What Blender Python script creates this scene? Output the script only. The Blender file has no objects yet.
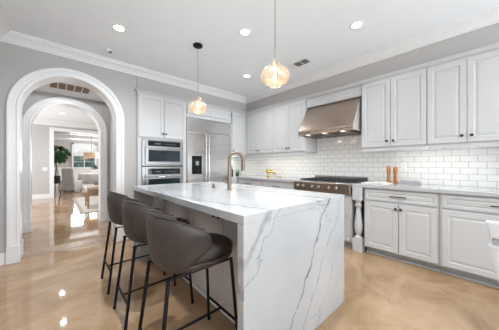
import bpy, bmesh, math, random
from mathutils import Vector, Matrix
PI = math.pi
random.seed(7)
scene = bpy.context.scene
C = scene.collection

# ------------------------------------------------------------------ camera, world, light, exposure
cd = bpy.data.cameras.new('camera'); cam = bpy.data.objects.new('camera', cd); C.objects.link(cam)
cd.sensor_width = 36.0; cd.lens = 214.87 / 499 * 36.0; cd.clip_start = 0.02; cd.clip_end = 200
cam.location = (0, 0, 1.178); cam.rotation_euler = (PI / 2, 0, -0.735)
scene.camera = cam
vs = scene.view_settings
vs.view_transform = 'Standard'; vs.look = 'None'; vs.gamma = 1.0; vs.use_curve_mapping = False
vs.exposure = 0.06
world = bpy.data.worlds.new('sky'); scene.world = world; world.use_nodes = True
wb = world.node_tree.nodes['Background']
wb.inputs[0].default_value = (0.80, 0.90, 1.0, 1); wb.inputs[1].default_value = 1.3

def area(name, loc, rot, sx, sy, power, col=(1, 1, 1), spread=PI, parent=None):
    l = bpy.data.lights.new(name, 'AREA'); l.shape = 'RECTANGLE'; l.size = sx; l.size_y = sy
    l.energy = power; l.color = col; l.spread = spread
    o = bpy.data.objects.new(name, l); C.objects.link(o); o.location = loc; o.rotation_euler = rot
    if parent: o.parent = parent
    return o
# window daylight from behind, the side and the dining window, plus added fill lamps
area('daylight_rear_upfill', (1.7, -4.35, 1.35), (PI / 2 + 1.0, 0, 0), 3.6, 2.3, 300, (0.84, 0.92, 1.0), 2.6)  # glazing light tilted up so the ceiling bounces added fill into the room
area('daylight_side', (6.3, -2.9, 1.4), (0, PI / 2 + 0.3, 0), 2.2, 2.8, 150, (0.84, 0.92, 1.0))
area('fill_hall', (-2.9, 8.0, 1.5), (0, -PI / 2 - 0.2, 0), 2.0, 3.5, 200, (0.92, 0.96, 1.0))  # added fill for the hall, no window in that wall
area('daylight_dining', (1.27, 15.85, 1.6), (-PI / 2, 0, 0), 1.2, 1.4, 60, (0.97, 0.99, 1.0))
area('fill_dining_side', (4.7, 13.2, 1.5), (0, PI / 2, 0), 2.0, 3.0, 130, (0.97, 0.99, 1.0))  # added fill to brighten the dining room, this side wall has no window

# ------------------------------------------------------------------ materials
MATS = {}
def new_mat(name):
    m = bpy.data.materials.new(name); m.use_nodes = True
    nt = m.node_tree; b = nt.nodes['Principled BSDF']
    return m, nt, b
def mat(name, col, rough=0.5, metal=0.0, noise=0.04, nscale=6.0, bump=0.0, bscale=80.0, stretch=(1, 1, 1), emit=None, es=0.0, coat=0.0, trans=0.0):
    m, nt, b = new_mat(name)
    tc = nt.nodes.new('ShaderNodeTexCoord'); mp = nt.nodes.new('ShaderNodeMapping')
    mp.inputs['Scale'].default_value = stretch
    nt.links.new(tc.outputs['Object'], mp.inputs['Vector'])
    nz = nt.nodes.new('ShaderNodeTexNoise'); nz.inputs['Scale'].default_value = nscale; nz.inputs['Detail'].default_value = 4
    nt.links.new(mp.outputs[0], nz.inputs['Vector'])
    rp = nt.nodes.new('ShaderNodeValToRGB')
    c0 = [max(0, c * (1 - noise)) for c in col]; c1 = [min(1, c * (1 + noise)) for c in col]
    rp.color_ramp.elements[0].position = 0.3; rp.color_ramp.elements[1].position = 0.7
    rp.color_ramp.elements[0].color = (*c0, 1); rp.color_ramp.elements[1].color = (*c1, 1)
    nt.links.new(nz.outputs['Fac'], rp.inputs[0]); nt.links.new(rp.outputs[0], b.inputs['Base Color'])
    b.inputs['Roughness'].default_value = rough; b.inputs['Metallic'].default_value = metal
    if coat: b.inputs['Coat Weight'].default_value = coat
    if trans: b.inputs['Transmission Weight'].default_value = trans
    if bump:
        n2 = nt.nodes.new('ShaderNodeTexNoise'); n2.inputs['Scale'].default_value = bscale
        nt.links.new(mp.outputs[0], n2.inputs['Vector'])
        bp = nt.nodes.new('ShaderNodeBump'); bp.inputs['Strength'].default_value = bump; bp.inputs['Distance'].default_value = 0.01
        nt.links.new(n2.outputs['Fac'], bp.inputs['Height']); nt.links.new(bp.outputs[0], b.inputs['Normal'])
    if emit:
        b.inputs['Emission Color'].default_value = (*emit, 1); b.inputs['Emission Strength'].default_value = es
    MATS[name] = m
    return m
wall_paint = mat('wall_paint', (0.485, 0.465, 0.45), 0.7, noise=0.01, bump=0.03)
ceiling_paint = mat('ceiling_paint', (0.87, 0.905, 0.935), 0.8, noise=0.01)
trim_paint = mat('trim_paint', (0.80, 0.795, 0.79), 0.35, noise=0.01)
cabinet_paint = mat('cabinet_paint', (0.57, 0.57, 0.568), 0.35, noise=0.01)
grey_cabinet = mat('island_cabinet_paint', (0.60, 0.56, 0.545), 0.45, noise=0.03)
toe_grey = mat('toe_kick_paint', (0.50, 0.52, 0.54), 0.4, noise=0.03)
steel = mat('brushed_steel', (0.62, 0.61, 0.60), 0.2, 1.0, 0.05, 5, 0.22, 5, (0.2, 0.2, 3.5))
hood_steel = mat('hood_steel', (0.50, 0.40, 0.33), 0.27, 1.0, 0.06, 5, 0.04, 20, (1, 0.2, 8))
reflection_steel = mat('hood_side_reflection_steel', (0.66, 0.63, 0.60), 0.5, 0.6, 0.04, 5)  # paler hood steel, reflection of the white cabinet put into its colour
oven_steel = mat('oven_steel', (0.30, 0.295, 0.29), 0.3, 1.0, 0.05, 5)
panel_steel = mat('panel_steel', (0.30, 0.225, 0.175), 0.28, 1.0, 0.1, 8)
dark_steel = mat('dark_steel', (0.30, 0.24, 0.20), 0.3, 1.0, 0.06, 5)
bronze = mat('dark_bronze', (0.055, 0.045, 0.04), 0.4, 0.8, 0.1, 30)
black_metal = mat('black_metal', (0.010, 0.009, 0.009), 0.5, 0.0, 0.1, 20)
cast_iron = mat('cast_iron', (0.03, 0.03, 0.032), 0.6, 0.2, 0.1, 40, 0.2, 120)
black_glass = mat('black_glass', (0.008, 0.009, 0.010), 0.05, 0.0, 0.05)
oven_glass = mat('oven_window_glass', (0.02, 0.032, 0.04), 0.03, 0.0, 0.5, 3)
champagne = mat('champagne_bronze', (0.26, 0.20, 0.155), 0.42, 1.0, 0.05, 20)
brass = mat('polished_brass', (0.75, 0.50, 0.16), 0.22, 1.0, 0.05, 20)
leather = mat('brown_grey_leather', (0.045, 0.034, 0.029), 0.5, 0.0, 0.35, 9, 0.25, 90)
seat_leather = mat('dark_seat_leather', (0.04, 0.029, 0.025), 0.5, 0.0, 0.35, 12, 0.25, 90)
mill_wood = mat('mill_wood', (0.42, 0.17, 0.055), 0.35, 0.0, 0.3, 30, 0.0, 10, (1, 1, 0.2))
bench_wood = mat('bench_wood', (0.40, 0.28, 0.19), 0.5, 0.0, 0.2, 20, 0.0, 10, (1, 1, 0.2))
cushion_beige = mat('beige_cushion', (0.62, 0.50, 0.42), 0.8, 0.0, 0.08, 20, 0.2, 200)
rug_mat = mat('woven_rug', (0.62, 0.56, 0.50), 0.95, 0.0, 0.18, 25, 0.3, 150)
rug_edge = mat('rug_border', (0.42, 0.36, 0.31), 0.95, 0.0, 0.15, 25)
white_fabric = mat('white_slipcover', (0.78, 0.77, 0.77), 0.85, 0.0, 0.03, 12, 0.2, 60)
pale_fabric = mat('pale_grey_fabric', (0.60, 0.61, 0.62), 0.7, 0.0, 0.04, 12, 0.2, 120)
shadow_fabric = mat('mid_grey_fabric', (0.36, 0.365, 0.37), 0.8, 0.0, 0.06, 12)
leaf_green = mat('leaf_green', (0.035, 0.13, 0.04), 0.45, 0.0, 0.45, 9)
bright_leaf = mat('bright_leaf_green', (0.10, 0.33, 0.05), 0.5, 0.0, 0.4, 20)
soil = mat('potting_soil', (0.05, 0.035, 0.025), 0.9, 0.0, 0.3, 40)
bark = mat('tree_bark', (0.14, 0.10, 0.07), 0.9, 0.0, 0.3, 30)
grey_stone = mat('grey_stone_tray', (0.36, 0.36, 0.37), 0.5, 0.0, 0.2, 40)
paper = mat('book_paper', (0.82, 0.80, 0.76), 0.7, 0.0, 0.06, 60)
photo_print = mat('book_photo', (0.42, 0.36, 0.33), 0.5, 0.0, 0.6, 35)
plastic_white = mat('white_plastic', (0.82, 0.82, 0.81), 0.4, 0.0, 0.01)
vent_brown = mat('vent_filter', (0.24, 0.185, 0.135), 0.8, 0.0, 0.1, 60)
vent_dark = mat('vent_grille_dark', (0.16, 0.155, 0.15), 0.7, 0.0, 0.1, 60)
can_glow = mat('recessed_lamp_glow', (1, 0.97, 0.92), 0.5, emit=(1.0, 0.95, 0.86), es=9.0)
strip_glow = mat('under_cabinet_strip_glow', (1, 1, 1), 0.5, emit=(1.0, 0.97, 0.92), es=3.0)
bulb_glow = mat('bulb_filament_glow', (1, 0.8, 0.5), 0.5, emit=(1.0, 0.87, 0.7), es=11.0)
gold_shade = mat('gold_drum_shade', (0.70, 0.50, 0.33), 0.35, 0.6, 0.1, 20, emit=(1.0, 0.75, 0.5), es=0.25)
blind_white = mat('white_blind', (0.85, 0.85, 0.86), 0.6, 0.0, 0.03)
garden = mat('garden_foliage', (0.10, 0.16, 0.14), 0.9, 0.0, 0.7, 5)
pot_black = mat('black_planter', (0.02, 0.02, 0.022), 0.5, 0.0, 0.1)
marking_white = mat('white_marking', (0.7, 0.7, 0.7), 0.5, 0.0, 0.02)

def glass_mat(name, tint, gl=0.12, rough=0.02, milk=0.0):
    m, nt, b = new_mat(name)
    out = nt.nodes['Material Output']
    tr = nt.nodes.new('ShaderNodeBsdfTransparent'); tr.inputs[0].default_value = (*tint, 1)
    gs = nt.nodes.new('ShaderNodeBsdfGlossy'); gs.inputs['Roughness'].default_value = rough; gs.inputs[0].default_value = (1, 0.97, 0.93, 1)
    lw = nt.nodes.new('ShaderNodeLayerWeight'); lw.inputs[0].default_value = 0.25
    ma = nt.nodes.new('ShaderNodeMath'); ma.operation = 'MULTIPLY_ADD'; ma.inputs[1].default_value = 0.75; ma.inputs[2].default_value = gl
    nt.links.new(lw.outputs['Fresnel'], ma.inputs[0])
    mx = nt.nodes.new('ShaderNodeMixShader')
    nt.links.new(ma.outputs[0], mx.inputs[0]); nt.links.new(tr.outputs[0], mx.inputs[1]); nt.links.new(gs.outputs[0], mx.inputs[2])
    if milk:
        tl = nt.nodes.new('ShaderNodeBsdfTranslucent'); tl.inputs[0].default_value = (1.0, 0.92, 0.82, 1)
        df = nt.nodes.new('ShaderNodeBsdfDiffuse'); df.inputs[0].default_value = (1.0, 0.93, 0.85, 1)
        m1 = nt.nodes.new('ShaderNodeMixShader'); m1.inputs[0].default_value = 0.5
        nt.links.new(tl.outputs[0], m1.inputs[1]); nt.links.new(df.outputs[0], m1.inputs[2])
        m2 = nt.nodes.new('ShaderNodeMixShader'); m2.inputs[0].default_value = milk
        nt.links.new(mx.outputs[0], m2.inputs[1]); nt.links.new(m1.outputs[0], m2.inputs[2]); mx = m2
    nt.links.new(mx.outputs[0], out.inputs[0])
    return m
amber_glass = glass_mat('amber_glass', (0.985, 0.925, 0.85), 0.07, 0.05, 0.06)
clear_glass = glass_mat('clear_glass', (0.97, 0.99, 0.99), 0.03)

def floor_mat():
    m, nt, b = new_mat('polished_travertine')
    L = nt.links.new; N = nt.nodes.new
    tc = N('ShaderNodeTexCoord'); mp = N('ShaderNodeMapping'); mp.inputs['Rotation'].default_value = (0, 0, PI / 4)
    mp.inputs['Location'].default_value = (0.13, 0.22, 0)
    L(tc.outputs['Object'], mp.inputs['Vector'])
    br = N('ShaderNodeTexBrick'); br.offset = 0.0; br.inputs['Scale'].default_value = 1.0
    br.inputs['Brick Width'].default_value = 0.61; br.inputs['Row Height'].default_value = 0.61
    br.inputs['Mortar Size'].default_value = 0.003; br.inputs['Mortar Smooth'].default_value = 0.2
    br.inputs['Color1'].default_value = (0.0, 0.0, 0.0, 1); br.inputs['Color2'].default_value = (1, 1, 1, 1)
    br.inputs['Mortar'].default_value = (0.5, 0.5, 0.5, 1)
    L(mp.outputs[0], br.inputs['Vector'])
    # per-tile shift of the stone pattern
    ad = N('ShaderNodeVectorMath'); ad.operation = 'MULTIPLY_ADD'; ad.inputs[1].default_value = (0.15, 0.15, 0.15)
    L(br.outputs['Color'], ad.inputs[0]); L(tc.outputs['Object'], ad.inputs[2])
    st = N('ShaderNodeMapping'); st.inputs['Rotation'].default_value = (0, 0, 0.75); st.inputs['Scale'].default_value = (0.9, 1.7, 1)
    L(ad.outputs[0], st.inputs['Vector'])
    nz = N('ShaderNodeTexNoise'); nz.inputs['Scale'].default_value = 1.7; nz.inputs['Detail'].default_value = 9; nz.inputs['Roughness'].default_value = 0.6; nz.inputs['Distortion'].default_value = 0.8
    L(st.outputs[0], nz.inputs['Vector'])
    rp = N('ShaderNodeValToRGB'); e = rp.color_ramp.elements
    e[0].position = 0.28; e[0].color = (0.29, 0.175, 0.098, 1); e[1].position = 0.66; e[1].color = (0.47, 0.325, 0.205, 1)
    k = e.new(0.5); k.color = (0.40, 0.262, 0.15, 1)
    L(nz.outputs['Fac'], rp.inputs[0])
    mx = N('ShaderNodeMixRGB'); mx.inputs[2].default_value = (0.46, 0.33, 0.23, 1)
    ma = N('ShaderNodeMath'); ma.operation = 'MULTIPLY'; ma.inputs[1].default_value = 0.5
    L(br.outputs['Fac'], ma.inputs[0]); L(ma.outputs[0], mx.inputs[0]); L(rp.outputs[0], mx.inputs[1]); L(mx.outputs[0], b.inputs['Base Color'])
    b.inputs['Roughness'].default_value = 0.045; b.inputs['Specular IOR Level'].default_value = 0.5
    n2 = N('ShaderNodeTexNoise'); n2.inputs['Scale'].default_value = 2.2; L(tc.outputs['Object'], n2.inputs['Vector'])
    bp = N('ShaderNodeBump'); bp.inputs['Strength'].default_value = 0.025; bp.inputs['Distance'].default_value = 0.01
    L(n2.outputs['Fac'], bp.inputs['Height']); L(bp.outputs[0], b.inputs['Normal'])
    return m
travertine = floor_mat()

def brick_mat(name, swap, bw, rh, mort, c1, c2, cm, rough, mirror_bump=0.3):
    m, nt, b = new_mat(name); L = nt.links.new; N = nt.nodes.new
    tc = N('ShaderNodeTexCoord'); sp = N('ShaderNodeSeparateXYZ'); cb = N('ShaderNodeCombineXYZ')
    L(tc.outputs['Object'], sp.inputs[0])
    L(sp.outputs[swap[0]], cb.inputs[0]); L(sp.outputs[swap[1]], cb.inputs[1])
    br = N('ShaderNodeTexBrick'); br.inputs['Scale'].default_value = 1.0
    br.inputs['Brick Width'].default_value = bw; br.inputs['Row Height'].default_value = rh
    br.inputs['Mortar Size'].default_value = mort; br.inputs['Mortar Smooth'].default_value = 0.1
    br.inputs['Color1'].default_value = (*c1, 1); br.inputs['Color2'].default_value = (*c2, 1); br.inputs['Mortar'].default_value = (*cm, 1)
    L(cb.outputs[0], br.inputs['Vector']); L(br.outputs['Color'], b.inputs['Base Color'])
    b.inputs['Roughness'].default_value = rough
    bp = N('ShaderNodeBump'); bp.inputs['Strength'].default_value = mirror_bump; bp.inputs['Distance'].default_value = 0.002; bp.invert = True
    L(br.outputs['Fac'], bp.inputs['Height']); L(bp.outputs[0], b.inputs['Normal'])
    return m
tile_x = brick_mat('subway_tile_side', ('Y', 'Z'), 0.15, 0.0762, 0.0022, (0.80, 0.80, 0.79), (0.77, 0.77, 0.765), (0.34, 0.34, 0.34), 0.16)
tile_y = brick_mat('subway_tile_back', ('X', 'Z'), 0.15, 0.0762, 0.0022, (0.80, 0.80, 0.79), (0.77, 0.77, 0.765), (0.34, 0.34, 0.34), 0.16)
mosaic = brick_mat('stone_mosaic', ('X', 'Y'), 0.045, 0.045, 0.005, (0.46, 0.31, 0.20), (0.20, 0.12, 0.075), (0.46, 0.33, 0.23), 0.3, 0.1)

def marble_mat():
    m, nt, b = new_mat('veined_quartz'); L = nt.links.new; N = nt.nodes.new
    def M(op, a, c, d=None):
        n = N('ShaderNodeMath'); n.operation = op
        for i, v in enumerate((a, c, d)):
            if v is None: continue
            if isinstance(v, (int, float)): n.inputs[i].default_value = v
            else: L(v, n.inputs[i])
        return n.outputs[0]
    tc = N('ShaderNodeTexCoord'); sp = N('ShaderNodeSeparateXYZ'); L(tc.outputs['Object'], sp.inputs[0])
    X, Y, Z = sp.outputs
    def noise(scale, detail, rough=0.6, off=0.0):
        mp = N('ShaderNodeMapping'); mp.inputs['Location'].default_value = (off, off * 0.7, off * 0.3); L(tc.outputs['Object'], mp.inputs[0])
        n = N('ShaderNodeTexNoise'); n.inputs['Scale'].default_value = scale; n.inputs['Detail'].default_value = detail; n.inputs['Roughness'].default_value = rough
        L(mp.outputs[0], n.inputs['Vector']); return n.outputs['Fac']
    g = M('MULTIPLY_ADD', Z, -0.66, X)
    g = M('MULTIPLY_ADD', Y, 0.16, g)
    g = M('ADD', g, M('MULTIPLY', M('SUBTRACT', noise(1.9, 3), 0.5), 0.34))
    g = M('ADD', g, M('MULTIPLY', M('SUBTRACT', noise(9, 5, off=4), 0.5), 0.12))
    wid = noise(5, 3, off=9)
    tot = None
    for c, w, s in ((-1.15, 0.034, 0.50), (-0.46, 0.013, 0.95), (-0.25, 0.008, 0.75), (-1.07, 0.006, 0.7), (-0.02, 0.006, 0.5), (0.37, 0.012, 0.6), (1.2, 0.012, 0.6), (2.1, 0.014, 0.7)):
        d = M('ABSOLUTE', M('SUBTRACT', g, c), 0)
        ww = M('MULTIPLY', M('MULTIPLY', wid, 2.0), w)
        v = M('SUBTRACT', 1.0, M('DIVIDE', d, ww)); v = M('MAXIMUM', v, 0.0)
        v = M('MULTIPLY', v, s)
        tot = v if tot is None else M('MAXIMUM', tot, v)
    tot = M('MULTIPLY', tot, M('MULTIPLY_ADD', noise(9, 4, off=3), 1.6, 0.25))
    # fine secondary veins
    n3 = noise(2.2, 4, 0.55, 5)
    v3 = M('MAXIMUM', M('SUBTRACT', 1.0, M('DIVIDE', M('ABSOLUTE', M('SUBTRACT', n3, 0.5), 0), 0.0065)), 0.0)
    v3 = M('MULTIPLY', v3, M('MULTIPLY', M('MAXIMUM', M('SUBTRACT', noise(1.4, 2, off=1), 0.48), 0.0), 4.5))
    tot = M('MINIMUM', M('ADD', tot, v3), 1.0)
    cl = noise(1.5, 5, off=2)
    base = N('ShaderNodeValToRGB'); e = base.color_ramp.elements
    e[0].position = 0.3; e[0].color = (0.43, 0.445, 0.455, 1); e[1].position = 0.65; e[1].color = (0.52, 0.527, 0.53, 1)
    L(cl, base.inputs[0])
    mx = N('ShaderNodeMixRGB'); mx.inputs[2].default_value = (0.16, 0.165, 0.18, 1)
    L(tot, mx.inputs[0]); L(base.outputs[0], mx.inputs[1]); L(mx.outputs[0], b.inputs['Base Color'])
    b.inputs['Roughness'].default_value = 0.13
    return m
quartz = marble_mat()

black_metal.node_tree.nodes['Principled BSDF'].inputs['Specular IOR Level'].default_value = 0.2
display_grey = mat('display_grey', (0.10, 0.11, 0.12), 0.4)
for m_ in (black_glass, oven_glass): m_.node_tree.nodes['Principled BSDF'].inputs['Specular IOR Level'].default_value = 0.28
# ------------------------------------------------------------------ mesh helpers
class MB:
    def __init__(s): s.bm = bmesh.new()
    def box(s, a, b, bev=0.0, seg=2):
        a = Vector(a); b = Vector(b); c = (a + b) / 2; d = b - a
        t = bmesh.new(); bmesh.ops.create_cube(t, size=1, matrix=Matrix.Translation(c) @ Matrix.Diagonal((abs(d.x), abs(d.y), abs(d.z), 1)))
        if bev: bmesh.ops.bevel(t, geom=t.edges[:] , offset=bev, segments=seg, affect='EDGES', profile=0.5)
        s.merge(t); return s
    def merge(s, t, M=None):
        if M is not None: t.transform(M)
        me = bpy.data.meshes.new('tmp'); t.to_mesh(me); t.free(); s.bm.from_mesh(me); bpy.data.meshes.remove(me)
    def tube(s, pts, r, n=10, cap=True, radii=None):
        pts = [Vector(p) for p in pts]; rings = []
        up = None
        for i, p in enumerate(pts):
            if i == 0: d = pts[1] - p
            elif i == len(pts) - 1: d = p - pts[i - 1]
            else: d = (pts[i + 1] - p).normalized() + (p - pts[i - 1]).normalized()
            d.normalize()
            if up is None:
                up = Vector((0, 0, 1)) if abs(d.z) < 0.9 else Vector((1, 0, 0))
            a = d.cross(up).normalized(); bb = a.cross(d).normalized(); up = bb
            rr = radii[i] if radii else r
            rings.append([s.bm.verts.new(p + a * math.cos(2 * PI * k / n) * rr + bb * math.sin(2 * PI * k / n) * rr) for k in range(n)])
        for i in range(len(rings) - 1):
            for k in range(n):
                s.bm.faces.new((rings[i][k], rings[i][(k + 1) % n], rings[i + 1][(k + 1) % n], rings[i + 1][k]))
        if cap:
            s.bm.faces.new(rings[0]); s.bm.faces.new(rings[-1])
        return s
    def lathe(s, c, prof, n=28, axis='Z'):
        c = Vector(c); rings = []
        for r, z in prof:
            ring = []
            for k in range(n):
                a = 2 * PI * k / n; x, y = r * math.cos(a), r * math.sin(a)
                v = {'Z': (x, y, z), 'X': (z, x, y), 'Y': (x, z, y)}[axis]
                ring.append(s.bm.verts.new(c + Vector(v)))
            rings.append(ring)
        for i in range(len(rings) - 1):
            for k in range(n):
                s.bm.faces.new((rings[i][k], rings[i][(k + 1) % n], rings[i + 1][(k + 1) % n], rings[i + 1][k]))
        if prof[0][0] > 1e-6: s.bm.faces.new(rings[0])
        if prof[-1][0] > 1e-6: s.bm.faces.new(rings[-1])
        bmesh.ops.remove_doubles(s.bm, verts=s.bm.verts, dist=1e-6)
        return s
    def rings(s, org, ux, n, w, h, rg, uz=(0, 0, 1)):
        org = Vector(org); ux = Vector(ux); n = Vector(n); uz = Vector(uz); prev = None
        for ins, dep in rg:
            q = [s.bm.verts.new(org + ux * a + uz * b + n * dep) for a, b in ((ins, ins), (w - ins, ins), (w - ins, h - ins), (ins, h - ins))]
            if prev:
                for k in range(4): s.bm.faces.new((prev[k], prev[(k + 1) % 4], q[(k + 1) % 4], q[k]))
            else: s.bm.faces.new(q[::-1])
            prev = q
        s.bm.faces.new(prev); return s
    def prism(s, poly, vec):
        vec = Vector(vec); a = [s.bm.verts.new(Vector(p)) for p in poly]; b = [s.bm.verts.new(Vector(p) + vec) for p in poly]
        n = len(a)
        for k in range(n): s.bm.faces.new((a[k], a[(k + 1) % n], b[(k + 1) % n], b[k]))
        s.bm.faces.new(a[::-1]); s.bm.faces.new(b); return s
    def sweep(s, secs, closed=True):
        vs_ = [[s.bm.verts.new(Vector(p)) for p in sec] for sec in secs]
        n = len(vs_[0])
        for i in range(len(vs_) - 1):
            for k in range(n if closed else n - 1):
                s.bm.faces.new((vs_[i][k], vs_[i][(k + 1) % n], vs_[i + 1][(k + 1) % n], vs_[i + 1][k]))
        if closed: s.bm.faces.new(vs_[0][::-1]); s.bm.faces.new(vs_[-1])
        return s
    def build(s, name, m, parent=None, smooth=None):
        bmesh.ops.recalc_face_normals(s.bm, faces=s.bm.faces)
        if parent is not None: s.bm.transform(Matrix.Translation(-world_loc(parent)))
        me = bpy.data.meshes.new(name); s.bm.to_mesh(me); s.bm.free()
        me.materials.append(m)
        o = bpy.data.objects.new(name, me); C.objects.link(o)
        if parent is not None: o.parent = parent
        if smooth:
            for p in me.polygons: p.use_smooth = True
            try: me.set_sharp_from_angle(angle=math.radians(smooth))
            except Exception: pass
        return o
def world_loc(o):
    v = Vector((0, 0, 0))
    while o is not None: v += o.location; o = o.parent
    return v
def thing(name, label, cat, loc=(0, 0, 0), group=None):
    o = bpy.data.objects.new(name, None); C.objects.link(o); o.location = loc; o.empty_display_size = 0.1
    tag(o, label, cat, group); return o
def tag(o, label, cat, group=None, kind=None):
    o['label'] = label; o['category'] = cat
    if group: o['group'] = group
    if kind: o['kind'] = kind
    return o
def struct(o): o['kind'] = 'structure'; return o
def copy_tree(o, loc=None, label=None, parent=None):
    c = o.copy(); C.objects.link(c)
    if parent: c.parent = parent
    if loc is not None: c.location = loc
    if label: c['label'] = label
    for ch in list(o.children): copy_tree(ch, None, None, c)
    return c
RAISED = [(0, 0), (0, .017), (.003, .020), (.052, .020), (.057, .013), (.064, .0125), (.086, .018)]
SHAKER = [(0, 0), (0, .018), (.002, .020), (.055, .020), (.059, .011)]
DRAWER = [(0, 0), (0, .017), (.003, .020), (.030, .020), (.035, .012), (.041, .011), (.052, .017)]
def front(kind, face, a0, a1, z0, z1, pos, m, parent, name='door'):
    """face 'X': looks to -X at x=pos, a = y; face 'Y': looks to -Y at y=pos, a = x"""
    b = MB(); g = 0.002
    if face == 'X': b.rings((pos, a0 + g, z0 + g), (0, 1, 0), (-1, 0, 0), a1 - a0 - 2 * g, z1 - z0 - 2 * g, kind)
    else: b.rings((a0 + g, pos, z0 + g), (1, 0, 0), (0, -1, 0), a1 - a0 - 2 * g, z1 - z0 - 2 * g, kind)
    return b.build(name, m, parent)
def knob(face, a, z, pos, parent, m=None, name='knob'):
    b = MB(); pr = [(.005, 0), (.005, .012), (.015, .015), (.016, .024), (.012, .028), (0, .028)]
    if face == 'X': b.lathe((pos, a, z), [(r, -h) for r, h in pr], 14, 'X')
    else: b.lathe((a, pos, z), [(r, -h) for r, h in pr], 14, 'Y')
    return b.build(name, m or bronze, parent, 35)
def pull(face, a, z, pos, ln, parent, m=None, vertical=False, r=.006, out=.03):
    b = MB(); h = ln / 2
    def P(t, o): 
        aa, zz = (a, z + t) if vertical else (a + t, z)
        return (pos - o, aa, zz) if face == 'X' else (aa, pos - o, zz)
    b.tube([P(-h, out), P(h, out)], r); b.tube([P(-h * .8, 0), P(-h * .8, out)], r * .8); b.tube([P(h * .8, 0), P(h * .8, out)], r * .8)
    return b.build('handle', m or bronze, parent, 35)

# ------------------------------------------------------------------ room shell
ZC = 2.75; YB = 3.84; XS = 3.367; XW = 3.70
fl = MB().box((-3.2, -4.6, -0.1), (6.6, 16.4, 0.0)).build('floor', travertine); struct(fl)
ce = MB().box((-3.2, -4.6, ZC), (6.6, 16.4, ZC + 0.1)).build('ceiling', ceiling_paint); struct(ce)
struct(MB().box((-0.60, -4.5, 0), (-0.50, 3.84, ZC)).build('wall_left', wall_paint))
struct(MB().box((XW, -1.3, 0), (XW + 0.1, 4.55, ZC)).build('wall_right', wall_paint))
struct(MB().box((XS, -1.3, 2.402), (XW, 4.45, ZC)).box((0.99, YB, 2.402), (XS, 4.45, ZC)).build('wall_soffit', wall_paint))
struct(MB().box((0.99, 4.45, 0), (XW, 4.55, ZC)).build('wall_niche_back', wall_paint))
struct(MB().box((3.7, -1.4, 0), (6.5, -1.3, ZC)).build('wall_breakfast_side', wall_paint))
# rear wall with a wide glazed opening
struct(MB().box((-0.6, -4.6, 0), (-0.15, -4.5, ZC)).box((3.55, -4.6, 0), (6.6, -4.5, ZC)).box((-0.15, -4.6, 2.5), (3.55, -4.5, ZC)).build('wall_rear', wall_paint))
wf = MB()
for x in (-0.15, 1.05, 2.30, 3.50): wf.box((x, -4.57, 0), (x + 0.05, -4.52, 2.5))
wf.box((-0.15, -4.57, 2.45), (3.55, -4.52, 2.5)).box((-0.15, -4.57, 0), (3.55, -4.52, 0.05))
wfo = struct(wf.build('window_1', trim_paint))
MB().box((-0.10, -4.55, 0.05), (3.50, -4.545, 2.45)).build('pane', clear_glass, wfo)
struct(MB().box((6.5, -4.5, 0), (6.6, -4.3, ZC)).box((6.5, -1.5, 0), (6.6, -1.3, ZC)).box((6.5, -4.3, 2.5), (6.6, -1.5, ZC)).box((6.5, -4.3, 0), (6.6, -1.5, 0.3)).build('wall_breakfast_window', wall_paint))

def arch_wall(name, x0, x1, y0, y1, xc, R, zs, zt):
    b = MB(); bm = b.bm
    b.box((x0, y0, 0), (xc - R, y1, zs)); b.box((xc + R, y0, 0), (x1, y1, zs))
    N = 40; prev = None
    pts = [(x0, zs), ] 
    arc = [(xc - R * math.cos(PI * i / N), zs + R * math.sin(PI * i / N)) for i in range(N + 1)]
    def top(x): return zt
    cols = [(x0, zs)] + arc + [(x1, zs)]
    for (xa, za), (xb, zb) in zip(cols[:-1], cols[1:]):
        q = []
        for y in (y0, y1):
            q.append([bm.verts.new((xa, y, za)), bm.verts.new((xb, y, zb)), bm.verts.new((xb, y, zt)), bm.verts.new((xa, y, zt))])
        f, g = q
        bm.faces.new(f); bm.faces.new(g[::-1]); bm.faces.new((f[0], f[1], g[1], g[0])); bm.faces.new((f[3], f[2], g[2], g[3]))
    return struct(b.build(name, wall_paint))
def arch_casing(name, y0, ydir, xc, R, zs, w, lining_y=None, prof=None, plinth=0.20):
    """moulded casing round an arch; y grows along ydir (outward from wall face y0)"""
    prof = prof or [(-0.012, 0), (-0.012, .018), (0, .022), (.015, .022), (.022, .014), (w - .045, .016), (w - .038, .026), (w - .012, .032), (w, .030), (w, 0)]
    secs = []
    def sec(cx, cz, dx, dz): return [(cx + dx * a, y0 + ydir * d, cz + dz * a) for a, d in prof]
    secs.append(sec(xc - R, 0.0, -1, 0)); N = 48
    for i in range(N + 1):
        t = PI * i / N; secs.append(sec(xc - R * math.cos(t), zs + R * math.sin(t), -math.cos(t), math.sin(t)))
    secs.append(sec(xc + R, 0.0, 1, 0))
    b = MB().sweep(secs)
    if lining_y is not None:
        s2 = []; th = 0.012
        def sq(cx, cz, dx, dz): return [(cx, y0, cz), (cx, lining_y, cz), (cx - dx * th, lining_y, cz - dz * th), (cx - dx * th, y0, cz - dz * th)]
        s2.append(sq(xc - R, 0, -1, 0))
        for i in range(N + 1):
            t = PI * i / N; s2.append(sq(xc - R * math.cos(t), zs + R * math.sin(t), -math.cos(t), math.sin(t)))
        s2.append(sq(xc + R, 0, 1, 0)); b.sweep(s2)
    yy = sorted((y0, y0 + ydir * .042))
    b.box((xc - R - w - .006, yy[0], 0), (xc - R + .02, yy[1], plinth), .004, 1); b.box((xc + R - .02, yy[0], 0), (xc + R + w + .006, yy[1], plinth), .004, 1)
    return struct(b.build(name, trim_paint, None, 30))
arch_wall('wall_back', -0.60, 0.985, YB, 4.08, 0.187, 0.535, 1.870, ZC)
arch_casing('trim_1', YB, -1, 0.187, 0.520, 1.870, 0.096, 4.09)
arch_casing('trim_2', 4.08, 1, 0.187, 0.520, 1.870, 0.096, None)
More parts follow.
